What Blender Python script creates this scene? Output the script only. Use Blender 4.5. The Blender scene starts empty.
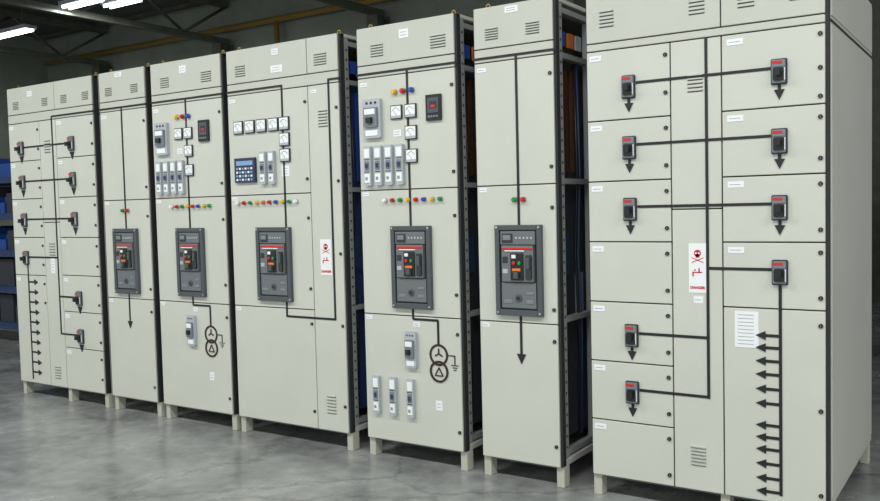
import bpy, bmesh, random
from math import *
from mathutils import Matrix, Vector
random.seed(4)
S=bpy.context.scene
S.view_settings.view_transform='Standard'

# ------------------------------------------------------------ materials
def lin(c): 
    c=c/255.0
    return c/12.92 if c<=0.04045 else ((c+0.055)/1.055)**2.4
def mat(name,rgb,rough=0.5,metal=0.0,noise=0.0,scale=8.0,emit=0.0,bump=0.0,coat=0.0):
    m=bpy.data.materials.new(name); m.use_nodes=True
    nt=m.node_tree; b=nt.nodes["Principled BSDF"]
    col=(lin(rgb[0]),lin(rgb[1]),lin(rgb[2]),1)
    b.inputs["Base Color"].default_value=col
    b.inputs["Roughness"].default_value=rough
    b.inputs["Metallic"].default_value=metal
    if coat: b.inputs["Coat Weight"].default_value=coat
    if emit:
        b.inputs["Emission Color"].default_value=col; b.inputs["Emission Strength"].default_value=emit
    if noise or bump:
        tc=nt.nodes.new("ShaderNodeTexCoord"); n=nt.nodes.new("ShaderNodeTexNoise")
        n.inputs["Scale"].default_value=scale; n.inputs["Detail"].default_value=6
        nt.links.new(tc.outputs["Object"],n.inputs["Vector"])
        if noise:
            r=nt.nodes.new("ShaderNodeValToRGB")
            r.color_ramp.elements[0].position=0.3; r.color_ramp.elements[1].position=0.7
            r.color_ramp.elements[0].color=tuple(v*(1-noise) for v in col[:3])+(1,)
            r.color_ramp.elements[1].color=tuple(min(1,v*(1+noise)) for v in col[:3])+(1,)
            nt.links.new(n.outputs["Fac"],r.inputs["Fac"]); nt.links.new(r.outputs["Color"],b.inputs["Base Color"])
        if bump:
            bp=nt.nodes.new("ShaderNodeBump"); bp.inputs["Strength"].default_value=bump; bp.inputs["Distance"].default_value=0.01
            nt.links.new(n.outputs["Fac"],bp.inputs["Height"]); nt.links.new(bp.outputs["Normal"],b.inputs["Normal"])
    return m
BEIGE=mat("beige_paint",(197,199,189),0.40,noise=0.03,scale=3)
HEADP=mat("header_paint",(189,191,181),0.45,noise=0.03,scale=3)
SIDEP=mat("side_paint",(184,185,176),0.5,noise=0.03,scale=2)
GASK=mat("gasket_black",(38,40,40),0.7)
LINE=mat("mimic_black",(26,26,27),0.55)
BRN=mat("mimic_brown",(48,30,25),0.55)
FRAME=mat("frame_grey",(156,160,158),0.5,metal=0.2)
FOOT=mat("foot_paint",(180,180,168),0.5)
INNER=mat("interior_dark",(50,55,62),0.7)
INNERB=mat("interior_blue",(44,60,110),0.6)
CBF=mat("breaker_frame",(74,80,84),0.5)
CBP=mat("breaker_panel",(104,109,111),0.45)
CBD=mat("breaker_dark",(42,45,48),0.4)
DEV=mat("device_grey",(172,178,184),0.4)
DEV2=mat("device_mid",(118,126,132),0.4)
BLK=mat("black_plastic",(22,22,24),0.4)
RED=mat("red_plastic",(196,36,30),0.35)
GRN=mat("green_plastic",(30,140,70),0.35)
YEL=mat("yellow_plastic",(225,185,40),0.35)
BLU=mat("blue_plastic",(40,80,170),0.35)
WHT=mat("white_plastic",(234,238,238),0.4)
AMB=mat("orange_plastic",(226,120,40),0.35)
NAVY=mat("display_navy",(34,38,74),0.3)
LCD=mat("lcd",(120,160,200),0.3)
CHR=mat("steel_bright",(190,190,188),0.3,metal=0.9)
BRS=mat("brass",(150,132,80),0.45,metal=0.6)
COP=mat("copper",(150,96,70),0.4,metal=0.8)
PAPER=mat("paper",(232,234,236),0.7)
TXT=mat("print_grey",(140,146,156),0.7)
TUBE=mat("tube_glow",(235,248,255),0.4,emit=6)
STEEL=mat("roof_steel",(80,83,72),0.6,noise=0.2)
PIPE=mat("pipe_ochre",(146,120,62),0.5)
WOOD=mat("pallet_wood",(140,114,82),0.8,noise=0.25,scale=14)
BIN=mat("bin_blue",(34,74,150),0.4)
RACKB=mat("rack_blue",(44,62,100),0.5)

# ------------------------------------------------------------ mesh builder
class MB:
    def __init__(s): s.bm=bmesh.new(); s.mats=[]
    def mi(s,m):
        if m not in s.mats: s.mats.append(m)
        return s.mats.index(m)
    def _face(s,vs,i):
        f=s.bm.faces.new(vs); f.material_index=i; return f
    def box(s,x0,x1,y0,y1,z0,z1,m):
        i=s.mi(m); v=[s.bm.verts.new((x,y,z)) for z in (z0,z1) for y in (y0,y1) for x in (x0,x1)]
        for q in ((0,2,3,1),(4,5,7,6),(0,1,5,4),(2,6,7,3),(0,4,6,2),(1,3,7,5)): s._face([v[k] for k in q],i)
    def prism(s,pts,y0,y1,m,smooth=False):   # pts in XZ plane
        i=s.mi(m); a=[s.bm.verts.new((p[0],y0,p[1])) for p in pts]; b=[s.bm.verts.new((p[0],y1,p[1])) for p in pts]
        s._face(a,i); s._face(b[::-1],i); n=len(pts)
        for k in range(n):
            f=s._face([a[k],b[k],b[(k+1)%n],a[(k+1)%n]],i); f.smooth=smooth
    def cyl(s,x,z,r,y0,y1,m,n=16):
        s.prism([(x+r*cos(2*pi*k/n),z+r*sin(2*pi*k/n)) for k in range(n)],y0,y1,m,True)
    def dome(s,x,z,r,y0,h,m,n=14):
        s.cyl(x,z,r,y0,y0-h*0.6,m,n); s.cyl(x,z,r*0.72,y0-h*0.6,y0-h,m,n)
    def ring(s,x,z,r,w,y0,y1,m,n=32):
        i=s.mi(m)
        def c(rr,y): return [s.bm.verts.new((x+rr*cos(2*pi*k/n),y,z+rr*sin(2*pi*k/n))) for k in range(n)]
        A,B,C,D=c(r-w/2,y0),c(r+w/2,y0),c(r-w/2,y1),c(r+w/2,y1)
        for k in range(n):
            j=(k+1)%n
            for q in ((A[k],A[j],B[j],B[k]),(C[k],D[k],D[j],C[j]),(B[k],B[j],D[j],D[k]),(A[k],C[k],C[j],A[j])): s._face(q,i)
    def rbox(s,x0,x1,y0,y1,z0,z1,r,m):  # rounded in XZ
        p=[]
        for cx,cz,a0 in ((x1-r,z1-r,0),(x0+r,z1-r,90),(x0+r,z0+r,180),(x1-r,z0+r,270)):
            for k in range(4):
                a=radians(a0+k*30); p.append((cx+r*cos(a),cz+r*sin(a)))
        s.prism(p,y0,y1,m)
    def tube(s,pts,r,m,n=8):
        i=s.mi(m); rings=[]
        P=[Vector(p) for p in pts]
        for k,p in enumerate(P):
            t=(P[min(k+1,len(P)-1)]-P[max(k-1,0)]).normalized()
            u=t.orthogonal().normalized() if k==0 else (u-t*u.dot(t)).normalized()
            w=t.cross(u)
            rings.append([s.bm.verts.new(p+r*(cos(2*pi*q/n)*u+sin(2*pi*q/n)*w)) for q in range(n)])
        for a,b in zip(rings,rings[1:]):
            for q in range(n):
                f=s._face([a[q],a[(q+1)%n],b[(q+1)%n],b[q]],i); f.smooth=True
        s._face(rings[0][::-1],i); s._face(rings[-1],i)
    def obj(s,name,parent=None,bevel=0,loc=(0,0,0)):
        bmesh.ops.recalc_face_normals(s.bm,faces=s.bm.faces)
        me=bpy.data.meshes.new(name); s.bm.to_mesh(me); s.bm.free()
        for m in s.mats: me.materials.append(m)
        o=bpy.data.objects.new(name,me); S.collection.objects.link(o); o.location=loc
        if parent: o.parent=parent
        if bevel:
            b=o.modifiers.new("bevel",'BEVEL'); b.width=bevel; b.segments=2; b.limit_method='ANGLE'; b.angle_limit=radians(50)
        return o
def empty(name,loc):
    e=bpy.data.objects.new(name,None); S.collection.objects.link(e); e.location=loc; e.empty_display_size=0.2; return e

# ------------------------------------------------------------ panel furniture
LW=0.012
def hline(b,x0,x1,z): b.box(x0,x1,-0.0030,0.001,z-LW/2,z+LW/2,LINE)
def vline(b,x,z0,z1): b.box(x-LW/2,x+LW/2,-0.0036,0.001,z0,z1,LINE)
def tri(b,pts): b.prism(pts,-0.0045,0.001,LINE)
def arrow_down(b,x,z,s=0.026): tri(b,[(x-s,z+s*1.2),(x+s,z+s*1.2),(x,z-s*0.8)])
def arrow_side(b,x,z,d,s=0.022): tri(b,[(x+d*s*1.5,z),(x-d*s*0.7,z+s),(x-d*s*0.7,z-s)])
def louver(b,x0,x1,z0,z1,n=5):
    st=(z1-z0)/n
    for k in range(n):
        z=z0+st*k
        b.box(x0,x1,-0.0012,0.001,z,z+st*0.30,CBP)
        b.box(x0,x1,-0.007,0.001,z+st*0.30,z+st*0.62,HEADP)
def sticker(b,x0,x1,z0,z1,lines=2):
    b.box(x0,x1,-0.002,0.001,z0,z1,PAPER)
    for k in range(lines):
        z=z0+(z1-z0)*(k+1)/(lines+1); w=(x1-x0)
        b.box(x0+w*0.12,x1-w*0.2,-0.0026,0,z-0.0012,z+0.0012,TXT)
def lock(b,x,z):
    b.cyl(x,z,0.009,-0.006,0.001,BLK,12); b.box(x-0.0015,x+0.0015,-0.007,-0.005,z-0.005,z+0.005,CBP)
def switch(b,x,z):   # moulded case breaker operator
    b.rbox(x-0.031,x+0.031,-0.008,0.001,z-0.052,z+0.05,0.006,CBD)
    b.rbox(x-0.026,x+0.026,-0.018,-0.006,z-0.046,z+0.045,0.005,DEV2)
    b.box(x-0.025,x+0.025,-0.021,-0.016,z+0.018,z+0.042,DEV2)
    b.box(x-0.023,x+0.014,-0.023,-0.020,z+0.029,z+0.040,RED)
    b.rbox(x-0.020,x+0.021,-0.024,-0.017,z-0.038,z+0.014,0.006,BLK)
    b.box(x-0.007,x+0.008,-0.044,-0.022,z-0.016,z+0.004,CBD)
    b.box(x-0.010,x+0.011,-0.052,-0.042,z-0.020,z+0.008,BLK)
    b.box(x+0.022,x+0.0255,-0.021,-0.017,z-0.036,z+0.012,WHT)
def meter(b,x,z,s=0.036):
    b.box(x-s,x+s,-0.010,0.001,z-s,z+s,CBD)
    b.box(x-s*0.86,x+s*0.86,-0.012,-0.009,z-s*0.86,z+s*0.86,WHT)
    b.box(x-s*0.86,x+s*0.86,-0.0128,-0.011,z-s*0.86,z-s*0.5,DEV)
    pts=[(x-s*0.7+1.4*s*k/8, z+s*0.15+s*0.45*sin(pi*k/8)) for k in range(9)]
    for p,q in zip(pts,pts[1:]):
        b.prism([(p[0],p[1]-0.001),(q[0],q[1]-0.001),(q[0],q[1]+0.001),(p[0],p[1]+0.001)],-0.0135,-0.011,CBP)
    b.prism([(x+s*.1,z-s*.5),(x+s*.16,z-s*.5),(x-s*.45,z+s*.4)],-0.0138,-0.011,CBP)
def lamp(b,x,z,m,r=0.014):
    b.cyl(x,z,r*1.25,-0.006,0.001,CHR,16); b.dome(x,z,r,-0.006,0.018,m)
def strip_dev(b,x,z0,z1,w=0.023):   # vertical terminal / test block
    b.rbox(x-w,x+w,-0.022,0.001,z0,z1,0.005,DEV)
    h=z1-z0
    b.box(x-w*.75,x+w*.75,-0.025,-0.02,z0+h*.70,z0+h*.93,WHT)
    b.box(x-w*.6,x+w*.6,-0.026,-0.02,z0+h*.40,z0+h*.62,DEV2)
    b.box(x-w*.3,x+w*.3,-0.034,-0.024,z0+h*.45,z0+h*.56,RACKB)
    b.box(x-w*.75,x+w*.75,-0.025,-0.02,z0+h*.08,z0+h*.30,WHT)
    b.box(x-w*.5,x+w*.2,-0.026,-0.02,z0+h*.14,z0+h*.22,TXT)
    for zz in (z0+h*.35,z0+h*.66): b.box(x-w*.8,x+w*.8,-0.024,-0.02,zz-.002,zz+.002,CBD)
def big_dev(b,x0,x1,z0,z1):
    b.rbox(x0,x1,-0.022,0.001,z0,z1,0.008,DEV); w=x1-x0; h=z1-z0
    b.rbox(x0+w*.12,x1-w*.12,-0.036,-0.02,z0+h*.28,z1-h*.22,0.006,DEV2)
    b.box(x0+w*.2,x1-w*.2,-0.039,-0.034,z0+h*.60,z1-h*.26,WHT)
    b.box(x0+w*.35,x1-w*.35,-0.052,-0.036,z0+h*.38,z0+h*.52,BLK)
    b.box(x0+w*.15,x1-w*.15,-0.025,-0.021,z0+h*.06,z0+h*.2,WHT)
    for k in range(3):
        b.cyl(x0+w*(.25+.25*k),z1-h*.1,w*.06,-0.025,-0.021,CBD,10)
def digital(b,x0,x1,z0,z1):
    b.box(x0,x1,-0.014,0.001,z0,z1,BLK); w=x1-x0;h=z1-z0
    b.box(x0+w*.14,x1-w*.14,-0.016,-0.013,z0+h*.3,z1-h*.12,CBF)
    b.box(x0+w*.26,x1-w*.26,-0.017,-0.015,z0+h*.46,z1-h*.26,CBD)
    b.box(x0+w*.34,x1-w*.34,-0.018,-0.016,z0+h*.50,z1-h*.40,RED)
    for k in range(4): b.box(x0+w*(.16+.18*k),x0+w*(.28+.18*k),-0.017,-0.013,z0+h*.12,z0+h*.2,DEV2)
def keypad(b,x0,x1,z0,z1):
    b.box(x0,x1,-0.016,0.001,z0,z1,NAVY); w=x1-x0;h=z1-z0
    b.box(x0+w*.1,x1-w*.1,-0.018,-0.014,z1-h*.3,z1-h*.12,LCD)
    for r in range(4):
        for c in range(6):
            b.box(x0+w*(.1+.14*c),x0+w*(.1+.14*c+.08),-0.019,-0.014,z0+h*(.08+.15*r),z0+h*(.08+.15*r+.08),LCD if (r+c)%2 else WHT)
def breaker(parent,x0,x1,z0,z1):   # withdrawable air circuit breaker
    b=MB(); w=x1-x0; h=z1-z0; f=0.024
    b.box(x0,x0+f,-0.022,0.002,z0,z1,CBF); b.box(x1-f,x1,-0.022,0.002,z0,z1,CBF)
    b.box(x0+f,x1-f,-0.022,0.002,z1-f,z1,CBF); b.box(x0+f,x1-f,-0.022,0.002,z0,z0+f*1.2,CBF)
    a,c=x0+f,x1-f; lo,hi=z0+f*1.2,z1-f
    b.box(a,c,-0.008,0.002,lo,hi,CBD)
    b.box(a+.008,c-.008,-0.018,-0.006,lo+.008,lo+h*.30,CBP)
    b.box(a+.008,c-.008,-0.022,-0.006,hi-h*.16,hi-.006,CBP)
    b.box(a+.016,c-.016,-0.028,-0.006,lo+h*.31,hi-h*.17,CBP)
    b.box(a+.018,a+.075,-0.026,-0.02,hi-h*.14,hi-.016,CBD)
    b.box(a+.024,a+.066,-0.028,-0.024,hi-h*.11,hi-h*.055,DEV2)
    for k in range(5): b.box(a+.09+.02*k,a+.1+.02*k,-0.025,-0.02,hi-h*.10,hi-h*.075,DEV)
    b.box(a+.020,c-.020,-0.031,-0.026,hi-h*.215,hi-h*.188,RED)
    b.box(a+.035,c-.06,-0.033,-0.029,hi-h*.235,hi-h*.222,WHT)
    m=(a+c)/2
    b.box(m-.034,m+.034,-0.034,-0.02,lo+h*.33,hi-h*.25,BLK)
    b.box(m-.026,m-.004,-0.038,-0.032,hi-h*.31,hi-h*.27,WHT)
    b.cyl(m-.014,hi-h*.36,.009,-0.042,-0.032,RED,14); b.cyl(m+.016,hi-h*.36,.009,-0.042,-0.032,GRN,14)
    b.box(m-.024,m+.02,-0.037,-0.032,hi-h*.45,hi-h*.42,AMB)
    b.box(m-.012,m+.012,-0.050,-0.032,lo+h*.35,lo+h*.42,CBF)
    b.rbox(c-.052,c-.022,-0.040,-0.024,lo+h*.34,hi-h*.27,.008,CBD)
    b.box(c-.046,c-.028,-0.048,-0.038,hi-h*.42,hi-h*.30,CBF)
    b.box(a+.022,a+.05,-0.031,-0.026,lo+h*.40,lo+h*.45,DEV)
    b.box(a+.022,a+.05,-0.031,-0.026,hi-h*.36,hi-h*.29,CBD)
    b.cyl(m,lo+h*.13,.018,-0.024,-0.016,CBF,18); b.cyl(m,lo+h*.13,.009,-0.026,-0.02,BLK,14)
    b.box(a+.02,a+.065,-0.021,-0.016,lo+h*.07,lo+h*.11,DEV2)
    b.box(c-.06,c-.02,-0.021,-0.016,lo+h*.17,lo+h*.20,DEV2); b.box(c-.06,c-.02,-0.021,-0.016,lo+h*.07,lo+h*.11,DEV2)
    for xx in (x0+.012,x1-.012):
        for zz in (z0+.014,z1-.012): b.cyl(xx,zz,.006,-0.026,-0.02,CHR,10)
    b.obj("air_circuit_breaker",parent,0.0025)
def transformer(b,x,z,top):
    b.ring(x,z+.043,.051,.011,-.004,.001,BRN); b.ring(x,z-.043,.051,.011,-.005,.001,BRN)
    vline(b,x,z+.095,top)
    for a in (90,210,330):
        ex,ez=x+.026*cos(radians(a)),z+.05+.026*sin(radians(a)); dx,dz=-sin(radians(a))*.0035,cos(radians(a))*.0035
        b.prism([(x+dx,z+.05+dz),(ex+dx,ez+dz),(ex-dx,ez-dz),(x-dx,z+.05-dz)],-.004,.001,BRN)
    T=[(x+.028*cos(radians(a)),z-.05+.028*sin(radians(a))) for a in (90,210,330)]
    for p,q in zip(T,T[1:]+T[:1]):
        d=Vector((q[0]-p[0],q[1]-p[1])).normalized(); n=(-d.y*.0025,d.x*.0025)
        b.prism([(p[0]+n[0],p[1]+n[1]),(q[0]+n[0],q[1]+n[1]),(q[0]-n[0],q[1]-n[1]),(p[0]-n[0],p[1]-n[1])],-.005,.001,BRN)
    b.box(x+.05,x+.1,-.0035,.001,z+.042,z+.047,LINE); b.box(x+.095,x+.1,-.0035,.001,z,z+.046,LINE)
    for k,wd in enumerate((.022,.014,.008)): b.box(x+.097-wd,x+.097+wd,-.0035,.001,z-.006-.012*k,z-.002-.012*k,LINE)
def danger(b,x0,x1,z0,z1):
    b.box(x0,x1,-.002,.001,z0,z1,PAPER); w=x1-x0; h=z1-z0; m=(x0+x1)/2
    zc=z1-h*.2
    b.cyl(m,zc,w*.2,-.0035,0,RED,16); b.box(m-w*.1,m+w*.1,-.0035,0,zc-h*.09,zc,RED)
    for sx in (-1,1):
        b.cyl(m+sx*w*.08,zc,w*.055,-.0045,-.003,PAPER,8)
        b.prism([(m-sx*w*.36,zc-h*.08),(m-sx*w*.30,zc-h*.105),(m+sx*w*.36,zc-h*.20),(m+sx*w*.30,zc-h*.175)],-.0032,0,RED)
    b.box(m-w*.3,m+w*.25,-.003,0,z0+h*.40,z0+h*.425,RED); b.box(m+w*.05,m+w*.12,-.003,0,z0+h*.40,z0+h*.5,RED); b.cyl(m-w*.15,z0+h*.46,w*.05,-.003,0,RED,8)
    b.box(m-w*.3,m-w*.22,-.003,0,z0+h*.33,z0+h*.41,RED)
def word(txt,parent,x,z,size,m,y=-.003):
    t=bpy.data.curves.new("lettering",'FONT'); t.body=txt; t.size=size; t.align_x='CENTER'; t.extrude=.0005; t.offset=.0006
    t.materials.append(m); o=bpy.data.objects.new("lettering",t); S.collection.objects.link(o)
    o.rotation_euler=(pi/2,0,0); o.location=(x,y,z); o.parent=parent

# ------------------------------------------------------------ cabinet carcass
H=2.30; DEP=1.2; Z0=0.10
def carcass(parent,w,open_right=False,mids=(),inner=None):
    inner=inner or INNER
    b=MB()
    b.box(0.0,w,0.02,DEP,H-.02,H,SIDEP)
    b.box(0.0,w,0.03,DEP,Z0,Z0+.03,SIDEP)
    b.box(0.0,w,DEP-.02,DEP,Z0+.03,H-.02,SIDEP)
    b.box(0.0,.015,0.045,DEP-.02,Z0+.03,H-.02,SIDEP)
    if not open_right:
        b.box(w-.015,w,0.045,DEP-.02,Z0+.03,H-.02,SIDEP)
        b.box(w-.002,w+.003,0.045,DEP,2.03,2.042,GASK)
        b.box(w-.002,w+.004,0.06,DEP-.02,Z0+.04,2.02,SIDEP)
        b.box(w-.002,w+.004,0.06,DEP-.02,2.055,H-.02,SIDEP)
    b.obj("carcass",parent,0.003)
    g=MB()
    g.box(0.0,w,0.010,0.045,Z0+.002,H-.002,GASK)
    g.obj("door_gasket",parent)
    f=MB()
    xs=[0.0,w-.04]+[m-.02 for m in mids]
    for x in xs:
        for y in (0.02,DEP-.1):
            f.box(x,x+.04,y,y+.06,0,Z0,FOOT)
    f.box(0.005,w-.005,0.03,0.06,Z0-.014,Z0,CBP)
    f.obj("plinth_feet",parent,0.003)
    e=MB()
    for x in (.05,w-.05):
        for y in (.07,DEP-.07):
            e.cyl(x,H+.005,.008,y-.009,y+.009,BRS,12)
            e.ring(x,H+.018,.010,.005,y-.004,y+.004,BRS,18)
    e.obj("lifting_eyes",parent)
    if open_right:
        q=MB()
        for y in (.05,.40,.75,DEP-.07):
            q.box(w-.045,w-.005,y,y+.035,Z0+.03,H-.02,FRAME)
            for k in range(40):
                z=Z0+.08+k*.052
                q.box(w-.008,w-.003,y+.012,y+.023,z,z+.012,CBD)
        for z in (.14,.78,1.44,2.03,2.24):
            q.box(w-.04,w-.01,.05,DEP-.03,z,z+.025,FRAME)
        q.box(w-.07,w-.06,.1,DEP-.04,.2,2.05,inner)
        q.box(.05,w-.075,.06,.5,.82,1.25,CBD)
        for k in range(3): q.box(w-.055,w-.047,.12+.07*k,.15+.07*k,1.5,2.0,COP if inner is INNER else BLU)
        for k in range(4): q.box(w-.056,w-.046,.15+.09*k,.21+.09*k,2.10,2.17,(BLU,AMB,DEV,BLU)[k])
        for k in range(3): q.box(w-.056,w-.046,.13+.16*k,.21+.16*k,1.0-.2*k,1.2-.2*k,(RACKB,DEV2,RACKB)[k])
        for k,(mm,y) in enumerate(((RACKB,.10),(BLK,.12),(BLK,.26),(RACKB,.29),(BLK,.50),(RACKB,.56))):
            q.tube([(w-.03,y,.2),(w-.025,y+.01,.7),(w-.03,y-.012,1.1),(w-.025,y+.012,1.5),(w-.03,y,2.02)],.006,mm)
        q.obj("open_side_frame",parent)
def panels(parent,rects,m=BEIGE,g=.0028,name="doors",W=None):
    b=MB()
    for (x0,x1,z0,z1) in rects:
        xa=x0+(.006 if x0<1e-6 else g); xb=x1-(.012 if abs(x1-W)<1e-6 else g)
        b.box(xa,xb,0.0,0.018,z0+g,z1-g,m)
    return b.obj(name,parent,0.0025)

def cab(x,w,**k):
    e=empty("switchgear_cabinet",(x,0,0)); carcass(e,w,**k); return e
def headers(e,w,split=None,zs=2.10,zb=2.035):
    panels(e,[(0,split,zs,H),(split,w,zs,H)] if split else [(0,w,zs,H)],HEADP,name="header_panel",W=w)
    panels(e,[(0,w,zb,zs)],HEADP,name="header_strip",W=w)

def incomer(x,w,open_right,three):
    e=cab(x,w,open_right=open_right); headers(e,w)
    panels(e,[(0,w,1.44,2.035),(0,w,.78,1.44),(0,w,Z0,.78)],W=w)
    b=MB()
    louver(b,.10,.18,2.14,2.21); louver(b,.48,.57,2.14,2.21)
    sticker(b,.285,.345,2.215,2.26)
    sticker(b,.02,.07,1.99,2.01,1); sticker(b,.02,.06,1.41,1.43,1); sticker(b,.02,.06,.75,.77,1)
    hline(b,0,w,2.055)
    vline(b,.33,1.25,2.055); vline(b,.33,.765,.82); hline(b,.33,.487,.765)
    for xx,m in ((.25,YEL),(.305,RED),(.36,BLU)): lamp(b,xx,1.945,m)
    big_dev(b,.05,.165,1.715,1.92)
    for p in ((.26,1.84),(.35,1.84),(.35,1.73),(.35,1.61)): meter(b,*p)
    sticker(b,.235,.285,1.715,1.75)
    digital(b,.45,.54,1.78,1.91)
    for xx in (.07,.14,.21,.28): strip_dev(b,xx,1.465,1.675)
    for k,m in enumerate((WHT,RED,GRN,YEL,RED,BLU,YEL,GRN)): lamp(b,.17+.05*k,1.385,m,.011)
    for z in (1.95,1.52,1.3,.9,.7,.2): lock(b,w-.028,z)
    big_dev(b,.285,.355,.51,.70)
    transformer(b,.485,.545,.765)
    sticker(b,.46,.50,.30,.35)
    sticker(b,.33,.37,.725,.75)
    if three:
        for xx in (.085,.195,.31): strip_dev(b,xx,.245,.45,.021)
    b.obj("instruments",e,0)
    breaker(e,.21,.46,.82,1.25)
    return e
def feeder(x,w,open_right):
    e=cab(x,w,open_right=open_right); headers(e,w)
    panels(e,[(0,w,1.44,2.035),(0,w,.78,1.44),(0,w,Z0,.78)],W=w)
    b=MB()
    louver(b,.07,.14,2.14,2.20); louver(b,w-.15,w-.08,2.14,2.20)
    sticker(b,.18,.25,2.255,2.285); sticker(b,.02,.07,1.99,2.01,1); sticker(b,.02,.06,1.41,1.43,1); sticker(b,.02,.06,.75,.77,1)
    hline(b,0,w,2.055); vline(b,.235,1.25,2.055)
    lamp(b,.215,1.37,GRN,.012); lamp(b,.262,1.37,RED,.012)
    vline(b,.235,.62,.82); arrow_down(b,.235,.60,.024)
    for z in (1.95,1.52,1.33,.85,.7,.2): lock(b,w-.028,z)
    b.obj("instruments",e,0)
    breaker(e,.11,.36,.815,1.25)
    return e

# ---- cabinet 1 : far left outgoing section
W=1.05; e=cab(-6.30,W,mids=(.6,)); headers(e,W,.6)
zl=[2.035,1.755,1.475,1.19,.91,Z0]; zr=[2.035,1.755,1.475,1.19,.92,.66,.40,Z0]
panels(e,[(0,.40,a,c) for c,a in zip(zl,zl[1:])]+[(.40,.60,1.30,2.035),(.40,.60,Z0,1.30)]+[(.60,W,a,c) for c,a in zip(zr,zr[1:])],W=W)
b=MB()
for xx in (.08,.45,.68,.93): louver(b,xx,xx+.07,2.14,2.20)
hline(b,.56,W,2.055); vline(b,.56,.49,2.055)
for z in (1.85,1.60,1.32,1.04): switch(b,.165,z)
for z in (1.85,1.60,1.32): switch(b,.79,z); hline(b,.195,.76,z+.005); arrow_down(b,.165,z-.09); arrow_down(b,.79,z-.09)
hline(b,.195,.56,1.045); vline(b,.175,.13,1.0)
for k in range(10): z=.86-.075*k; hline(b,.175,.26,z); arrow_side(b,.265,z,1,.02)
for z in (.76,.49): switch(b,.80,z); hline(b,.56,.77,z+.005); arrow_down(b,.80,z-.09)
for z in zl[:-1]: sticker(b,.02,.07,z-.045,z-.02,1)
for z in zr[:-1]: sticker(b,.62,.67,z-.045,z-.02,1); lock(b,W-.026,z-.06); lock(b,W-.026,z-.2)
for z in zl[:-1]: lock(b,.38,z-.06); lock(b,.38,z-.2)
louver(b,.46,.53,1.06,1.16); louver(b,.46,.53,.16,.26); louver(b,.46,.53,1.8,1.9)
sticker(b,.47,.52,.93,1.04,4); sticker(b,.27,.33,2.22,2.26)
b.obj("instruments",e)

feeder(-5.18,.49,False)
incomer(-4.64,.66,False,False)

# ---- cabinet 4 : bus coupler
W=.88; e=cab(-3.94,W,open_right=True,inner=INNERB); headers(e,W,.645)
panels(e,[(0,.645,1.44,2.035),(0,.645,.78,1.44),(0,.645,Z0,.78),(.645,W,Z0,2.035)],W=W)
b=MB()
louver(b,.08,.16,2.14,2.21); louver(b,.70,.79,2.14,2.21); louver(b,.72,.785,1.80,1.9,6); louver(b,.72,.785,.2,.31,6)
sticker(b,.37,.46,2.135,2.175); sticker(b,.38,.43,2.235,2.27)
hline(b,0,.455,2.055); vline(b,.45,1.25,2.055); hline(b,.795,W,2.055); vline(b,.80,.735,2.055); hline(b,.43,.806,.735); vline(b,.435,.735,.83)
for xx in (.095,.19,.285,.38,.465): meter(b,xx,1.84,.038)
for z in (1.75,1.66): meter(b,.465,z,.038)
keypad(b,.06,.23,1.515,1.66)
strip_dev(b,.295,1.50,1.69,.022); strip_dev(b,.365,1.50,1.69,.022); sticker(b,.43,.49,1.54,1.60,3)
for k,m in enumerate((WHT,RED,GRN,YEL,AMB,RED,BLU,YEL,GRN,WHT)): lamp(b,.07+.052*k,1.395,m,.011)
danger(b,.705,.785,.98,1.18)
for z in (1.95,1.52,1.3,.9,.7,.2): lock(b,.625,z)
for z in (1.9,1.5,1.1,.7,.25): lock(b,W-.028,z)
sticker(b,.02,.07,1.99,2.01,1); sticker(b,.02,.06,1.41,1.43,1); sticker(b,.02,.06,.75,.77,1); sticker(b,.67,.71,1.99,2.01,1)
b.obj("instruments",e); word("DANGER",e,.745,.995,.018,RED)
breaker(e,.22,.49,.82,1.25)

incomer(-2.94,.63,True,True)
feeder(-2.21,.44,True)

# ---- cabinet 7 : near outgoing section
W=1.01; e=cab(-1.62,W,mids=(.6,)); headers(e,W,.60,2.055,2.02)
zl=[2.02,1.71,1.44,1.17,.90,.63,.36,Z0]; zr=[2.02,1.71,1.44,1.17,.90,Z0]
panels(e,[(0,.387,a,c) for c,a in zip(zl,zl[1:])]+[(.387,.602,1.31,2.02),(.387,.602,Z0,1.31)]+[(.602,W,a,c) for c,a in zip(zr,zr[1:])],W=W)
b=MB()
for xx in (.07,.47,.67,.87): louver(b,xx,xx+.065,2.12,2.20)
sticker(b,.73,.87,2.185,2.225,2)
vline(b,.54,.505,2.02)
for z in (1.85,1.585,1.315,.755,.50): switch(b,.202,z); arrow_down(b,.202,z-.095,.02); vline(b,.202,z-.09,z-.04)
for z in (1.85,1.575,1.31,1.05): switch(b,.83,z)
for z in (1.85,1.575,1.31): arrow_down(b,.83,z-.095,.02); vline(b,.83,z-.09,z-.04)
for a in (1.865,1.597,1.325): hline(b,.235,.80,a)
hline(b,.54,.80,1.06); hline(b,.235,.54,.765); hline(b,.235,.54,.512)
vline(b,.83,.135,1.0)
for z in (.79,.74,.685,.63,.57,.51,.42,.37,.32,.26,.20,.145): hline(b,.76,.83,z); arrow_side(b,.76,z,-1,.018)
for z in zl[:-1]:
    sticker(b,.02,.075,z-.045,z-.02,1)
    for d in (.05,.21): lock(b,.367,z-d)
for z in zr[:-2]: sticker(b,.625,.69,z-.045,z-.02,1)
for z in (1.98,1.85,1.74,1.66,1.50,1.40,1.22,1.13,.95,.84,.5,.16): lock(b,W-.028,z)
louver(b,.462,.525,1.80,1.88); louver(b,.462,.525,.21,.30,6)
danger(b,.46,.535,.955,1.165); sticker(b,.48,.52,.91,.94,1)
sticker(b,.65,.745,.735,.885,9)
b.obj("instruments",e); word("DANGER",e,.4975,.972,.0155,RED)

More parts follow.
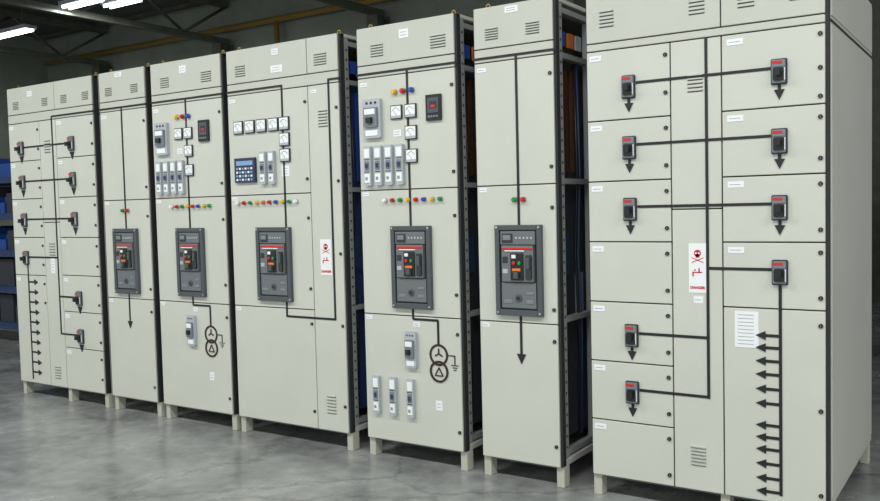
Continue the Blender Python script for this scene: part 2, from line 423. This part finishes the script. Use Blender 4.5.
# ------------------------------------------------------------ room shell
def shell(name,verts,m):
    me=bpy.data.meshes.new(name); me.from_pydata(verts,[],[(0,1,2,3)]); me.materials.append(m)
    o=bpy.data.objects.new(name,me); S.collection.objects.link(o); return o
fl=bpy.data.materials.new("polished_concrete"); fl.use_nodes=True; nt=fl.node_tree; bs=nt.nodes["Principled BSDF"]
tc=nt.nodes.new("ShaderNodeTexCoord")
n1=nt.nodes.new("ShaderNodeTexNoise"); n1.inputs["Scale"].default_value=1.6; n1.inputs["Detail"].default_value=12; n1.inputs["Roughness"].default_value=.66
n2=nt.nodes.new("ShaderNodeTexNoise"); n2.inputs["Scale"].default_value=11; n2.inputs["Detail"].default_value=8
mx=nt.nodes.new("ShaderNodeMath"); mx.operation='MULTIPLY_ADD'; mx.inputs[1].default_value=.35
cr=nt.nodes.new("ShaderNodeValToRGB"); cr.color_ramp.elements[0].position=.48; cr.color_ramp.elements[1].position=.86
cr.color_ramp.elements[0].color=(lin(102),lin(104),lin(104),1); cr.color_ramp.elements[1].color=(lin(160),lin(162),lin(160),1)
for n in (n1,n2): nt.links.new(tc.outputs["Object"],n.inputs["Vector"])
nt.links.new(n2.outputs["Fac"],mx.inputs[0]); nt.links.new(n1.outputs["Fac"],mx.inputs[2]); nt.links.new(mx.outputs[0],cr.inputs["Fac"])
vo=nt.nodes.new("ShaderNodeTexVoronoi"); vo.feature='DISTANCE_TO_EDGE'; vo.inputs["Scale"].default_value=.55
wn=nt.nodes.new("ShaderNodeMix"); wn.data_type='VECTOR'; wn.inputs["Factor"].default_value=.25
nt.links.new(tc.outputs["Object"],wn.inputs[4]); nt.links.new(n1.outputs["Color"],wn.inputs[5]); nt.links.new(wn.outputs[1],vo.inputs["Vector"])
ck=nt.nodes.new("ShaderNodeMapRange"); ck.inputs["From Max"].default_value=.006; ck.inputs["To Min"].default_value=.7
nt.links.new(vo.outputs["Distance"],ck.inputs["Value"])
mm=nt.nodes.new("ShaderNodeMix"); mm.data_type='RGBA'; mm.blend_type='MULTIPLY'; mm.inputs["Factor"].default_value=1
nt.links.new(cr.outputs["Color"],mm.inputs[6]); nt.links.new(ck.outputs[0],mm.inputs[7]); nt.links.new(mm.outputs[2],bs.inputs["Base Color"])
rr=nt.nodes.new("ShaderNodeMapRange"); rr.inputs["To Min"].default_value=.12; rr.inputs["To Max"].default_value=.38
nt.links.new(n1.outputs["Fac"],rr.inputs["Value"]); nt.links.new(rr.outputs[0],bs.inputs["Roughness"])
shell("floor",[(-20,-9,0),(7,-9,0),(7,9,0),(-20,9,0)],fl)
WALL=mat("wall_paint",(130,138,128),0.8,noise=.12,scale=1.5)
CEIL=mat("roof_sheet",(78,82,76),0.8,noise=.15,scale=2)
shell("wall_back",[(-20,9,0),(7,9,0),(7,9,5.7),(-20,9,5.7)],WALL)
shell("wall_left",[(-20,-9,0),(-20,9,0),(-20,9,5.7),(-20,-9,5.7)],WALL)
shell("ceiling",[(-20,-9,5.7),(7,-9,5.7),(7,9,5.7),(-20,9,5.7)],CEIL)
for X in (-17.5,-13.5,-9.5,-5.5,-1.5,2.5):
    b=MB(); y0,y1=-8.9,8.9
    b.box(X-.06,X+.06,y0,y1,4.75,4.87,STEEL); b.box(X-.06,X+.06,y0,y1,5.5,5.62,STEEL)
    n=16
    for k in range(n):
        ya=y0+(y1-y0)*k/n; yb=y0+(y1-y0)*(k+1)/n
        za,zb=(4.85,5.52) if k%2 else (5.52,4.85)
        b.tube([(X,ya,za),(X,yb,zb)],.03,STEEL,6)
    b.obj("roof_truss")
for y in (4.0,8.7):
    b=MB(); b.box(-19.9,6.9,y-.05,y+.05,5.62,5.69,STEEL); b.obj("roof_purlin")
b=MB(); b.tube([(-19.8,8.8,5.05),(6.8,8.8,5.05)],.06,PIPE,10); b.tube([(-12,8.8,5.05),(-12,8.8,.05)],.05,PIPE,10); b.obj("service_pipe")
for X in (-17.5,-13.5,-9.5,-5.5,-1.5,2.5):
    b=MB(); b.box(X-.12,X+.12,8.6,8.64,0,4.75,STEEL); b.box(X-.12,X+.12,8.92,8.96,0,4.75,STEEL); b.box(X-.02,X+.02,8.64,8.92,0,4.75,STEEL); b.obj("steel_column")
def fixture(x,y,z,power,L=1.5):
    e=empty("fluorescent_light_fixture",(x,y,z)); b=MB()
    b.prism([(-L/2,0.02),(L/2,0.02),(L/2,.09),(-L/2,.09)],-.12,.12,DEV)
    for dy in (-.06,.06): b.tube([(-L/2+.04,dy,0),(L/2-.04,dy,0)],.025,TUBE,10)
    for dx in (-L/3,L/3): b.tube([(dx,0,.09),(dx,0,5.7-z)],.008,STEEL,6)
    b.obj("lamp_body",e)
    if power:
        l=bpy.data.lights.new("lamp_light",'AREA'); l.shape='RECTANGLE'; l.size=L; l.size_y=.3; l.energy=power; l.color=(.98,1.0,.97)
        o=bpy.data.objects.new("lamp_light",l); S.collection.objects.link(o); o.parent=e; o.location=(0,0,-.04)
fixture(-16.2,5.8,4.84,60,1.6); fixture(-12.9,5.2,4.84,50,1.0); fixture(-12.6,5.75,4.90,40,.9)
for x in (-8.5,-4.5,-.5,3.0):
    fixture(x,-3.4,4.9,165,2.4)  # unseen row over the aisle, added to light the cabinet fronts

# ------------------------------------------------------------ background furniture
def rack(x,y,wd,dp,ht,levels,frame):
    e=empty("storage_rack",(x,y,0)); b=MB()
    for xx in (0,wd-.06):
        for yy in (0,dp-.06): b.box(xx,xx+.06,yy,yy+.06,0,ht,frame)
    for k in range(levels):
        z=.15+k*(ht-.35)/(levels-1)
        b.box(0,wd,0,dp,z,z+.05,frame); b.box(.02,wd-.02,.02,dp-.02,z+.05,z+.07,frame)
    b.obj("rack_frame",e,0)
    c=MB()
    for k in range(levels):
        z=.15+k*(ht-.35)/(levels-1)+.071; xx=.08
        while xx<wd-.4:
            w=random.uniform(.22,.38); h=random.uniform(.15,.3); m=random.choice((BIN,BIN,INNER,BIN,INNER))
            if m is BIN:
                c.box(xx,xx+w,.08,dp-.1,z,z+.02,m); c.box(xx,xx+w,.08,.1,z+.02,z+h*.6,m); c.box(xx,xx+w,dp-.12,dp-.1,z+.02,z+h,m)
                c.box(xx,xx+.02,.1,dp-.12,z+.02,z+h*.9,m); c.box(xx+w-.02,xx+w,.1,dp-.12,z+.02,z+h*.9,m)
            else: c.box(xx,xx+w,.08,dp-.15,z,z+h,m)
            xx+=w+.04
    c.obj("stored_bins",e,0)
rack(-10.9,1.4,2.7,.7,1.9,5,RACKB)
rack(-.8,4.2,3.2,.8,2.2,5,RACKB)
rack(-4.6,4.6,3.2,.8,2.2,5,RACKB)
def pallet(x,y,n):
    b=MB()
    for s in range(n):
        z=s*.145
        for k in range(3): b.box(0,1.2,.0+.35*k,.1+.35*k,z,z+.1,WOOD)
        for k in range(7): b.box(.0+.18*k,.12+.18*k,0,.8,z+.1,z+.122,WOOD)
    b.obj("wooden_pallet",None,0,(x,y,0))
pallet(-3.4,1.7,1); pallet(-5.2,1.8,1); pallet(-2.1,1.6,1)

# ------------------------------------------------------------ world + camera
w=bpy.data.worlds.new("world"); S.world=w; w.use_nodes=True
w.node_tree.nodes["Background"].inputs[0].default_value=(.96,.99,.99,1); w.node_tree.nodes["Background"].inputs[1].default_value=1.12
cd=bpy.data.cameras.new("camera"); cam=bpy.data.objects.new("camera",cd); S.collection.objects.link(cam); S.camera=cam
cd.sensor_width=36; cd.lens=864.6*36/880; cd.clip_end=200
Rm=Matrix.Rotation(.5889,4,'Z')@Matrix.Rotation(pi/2-.0514,4,'X')@Matrix.Rotation(-.0245,4,'Z')
cam.matrix_world=Matrix.Translation((0,-3.642,1.349))@Rm
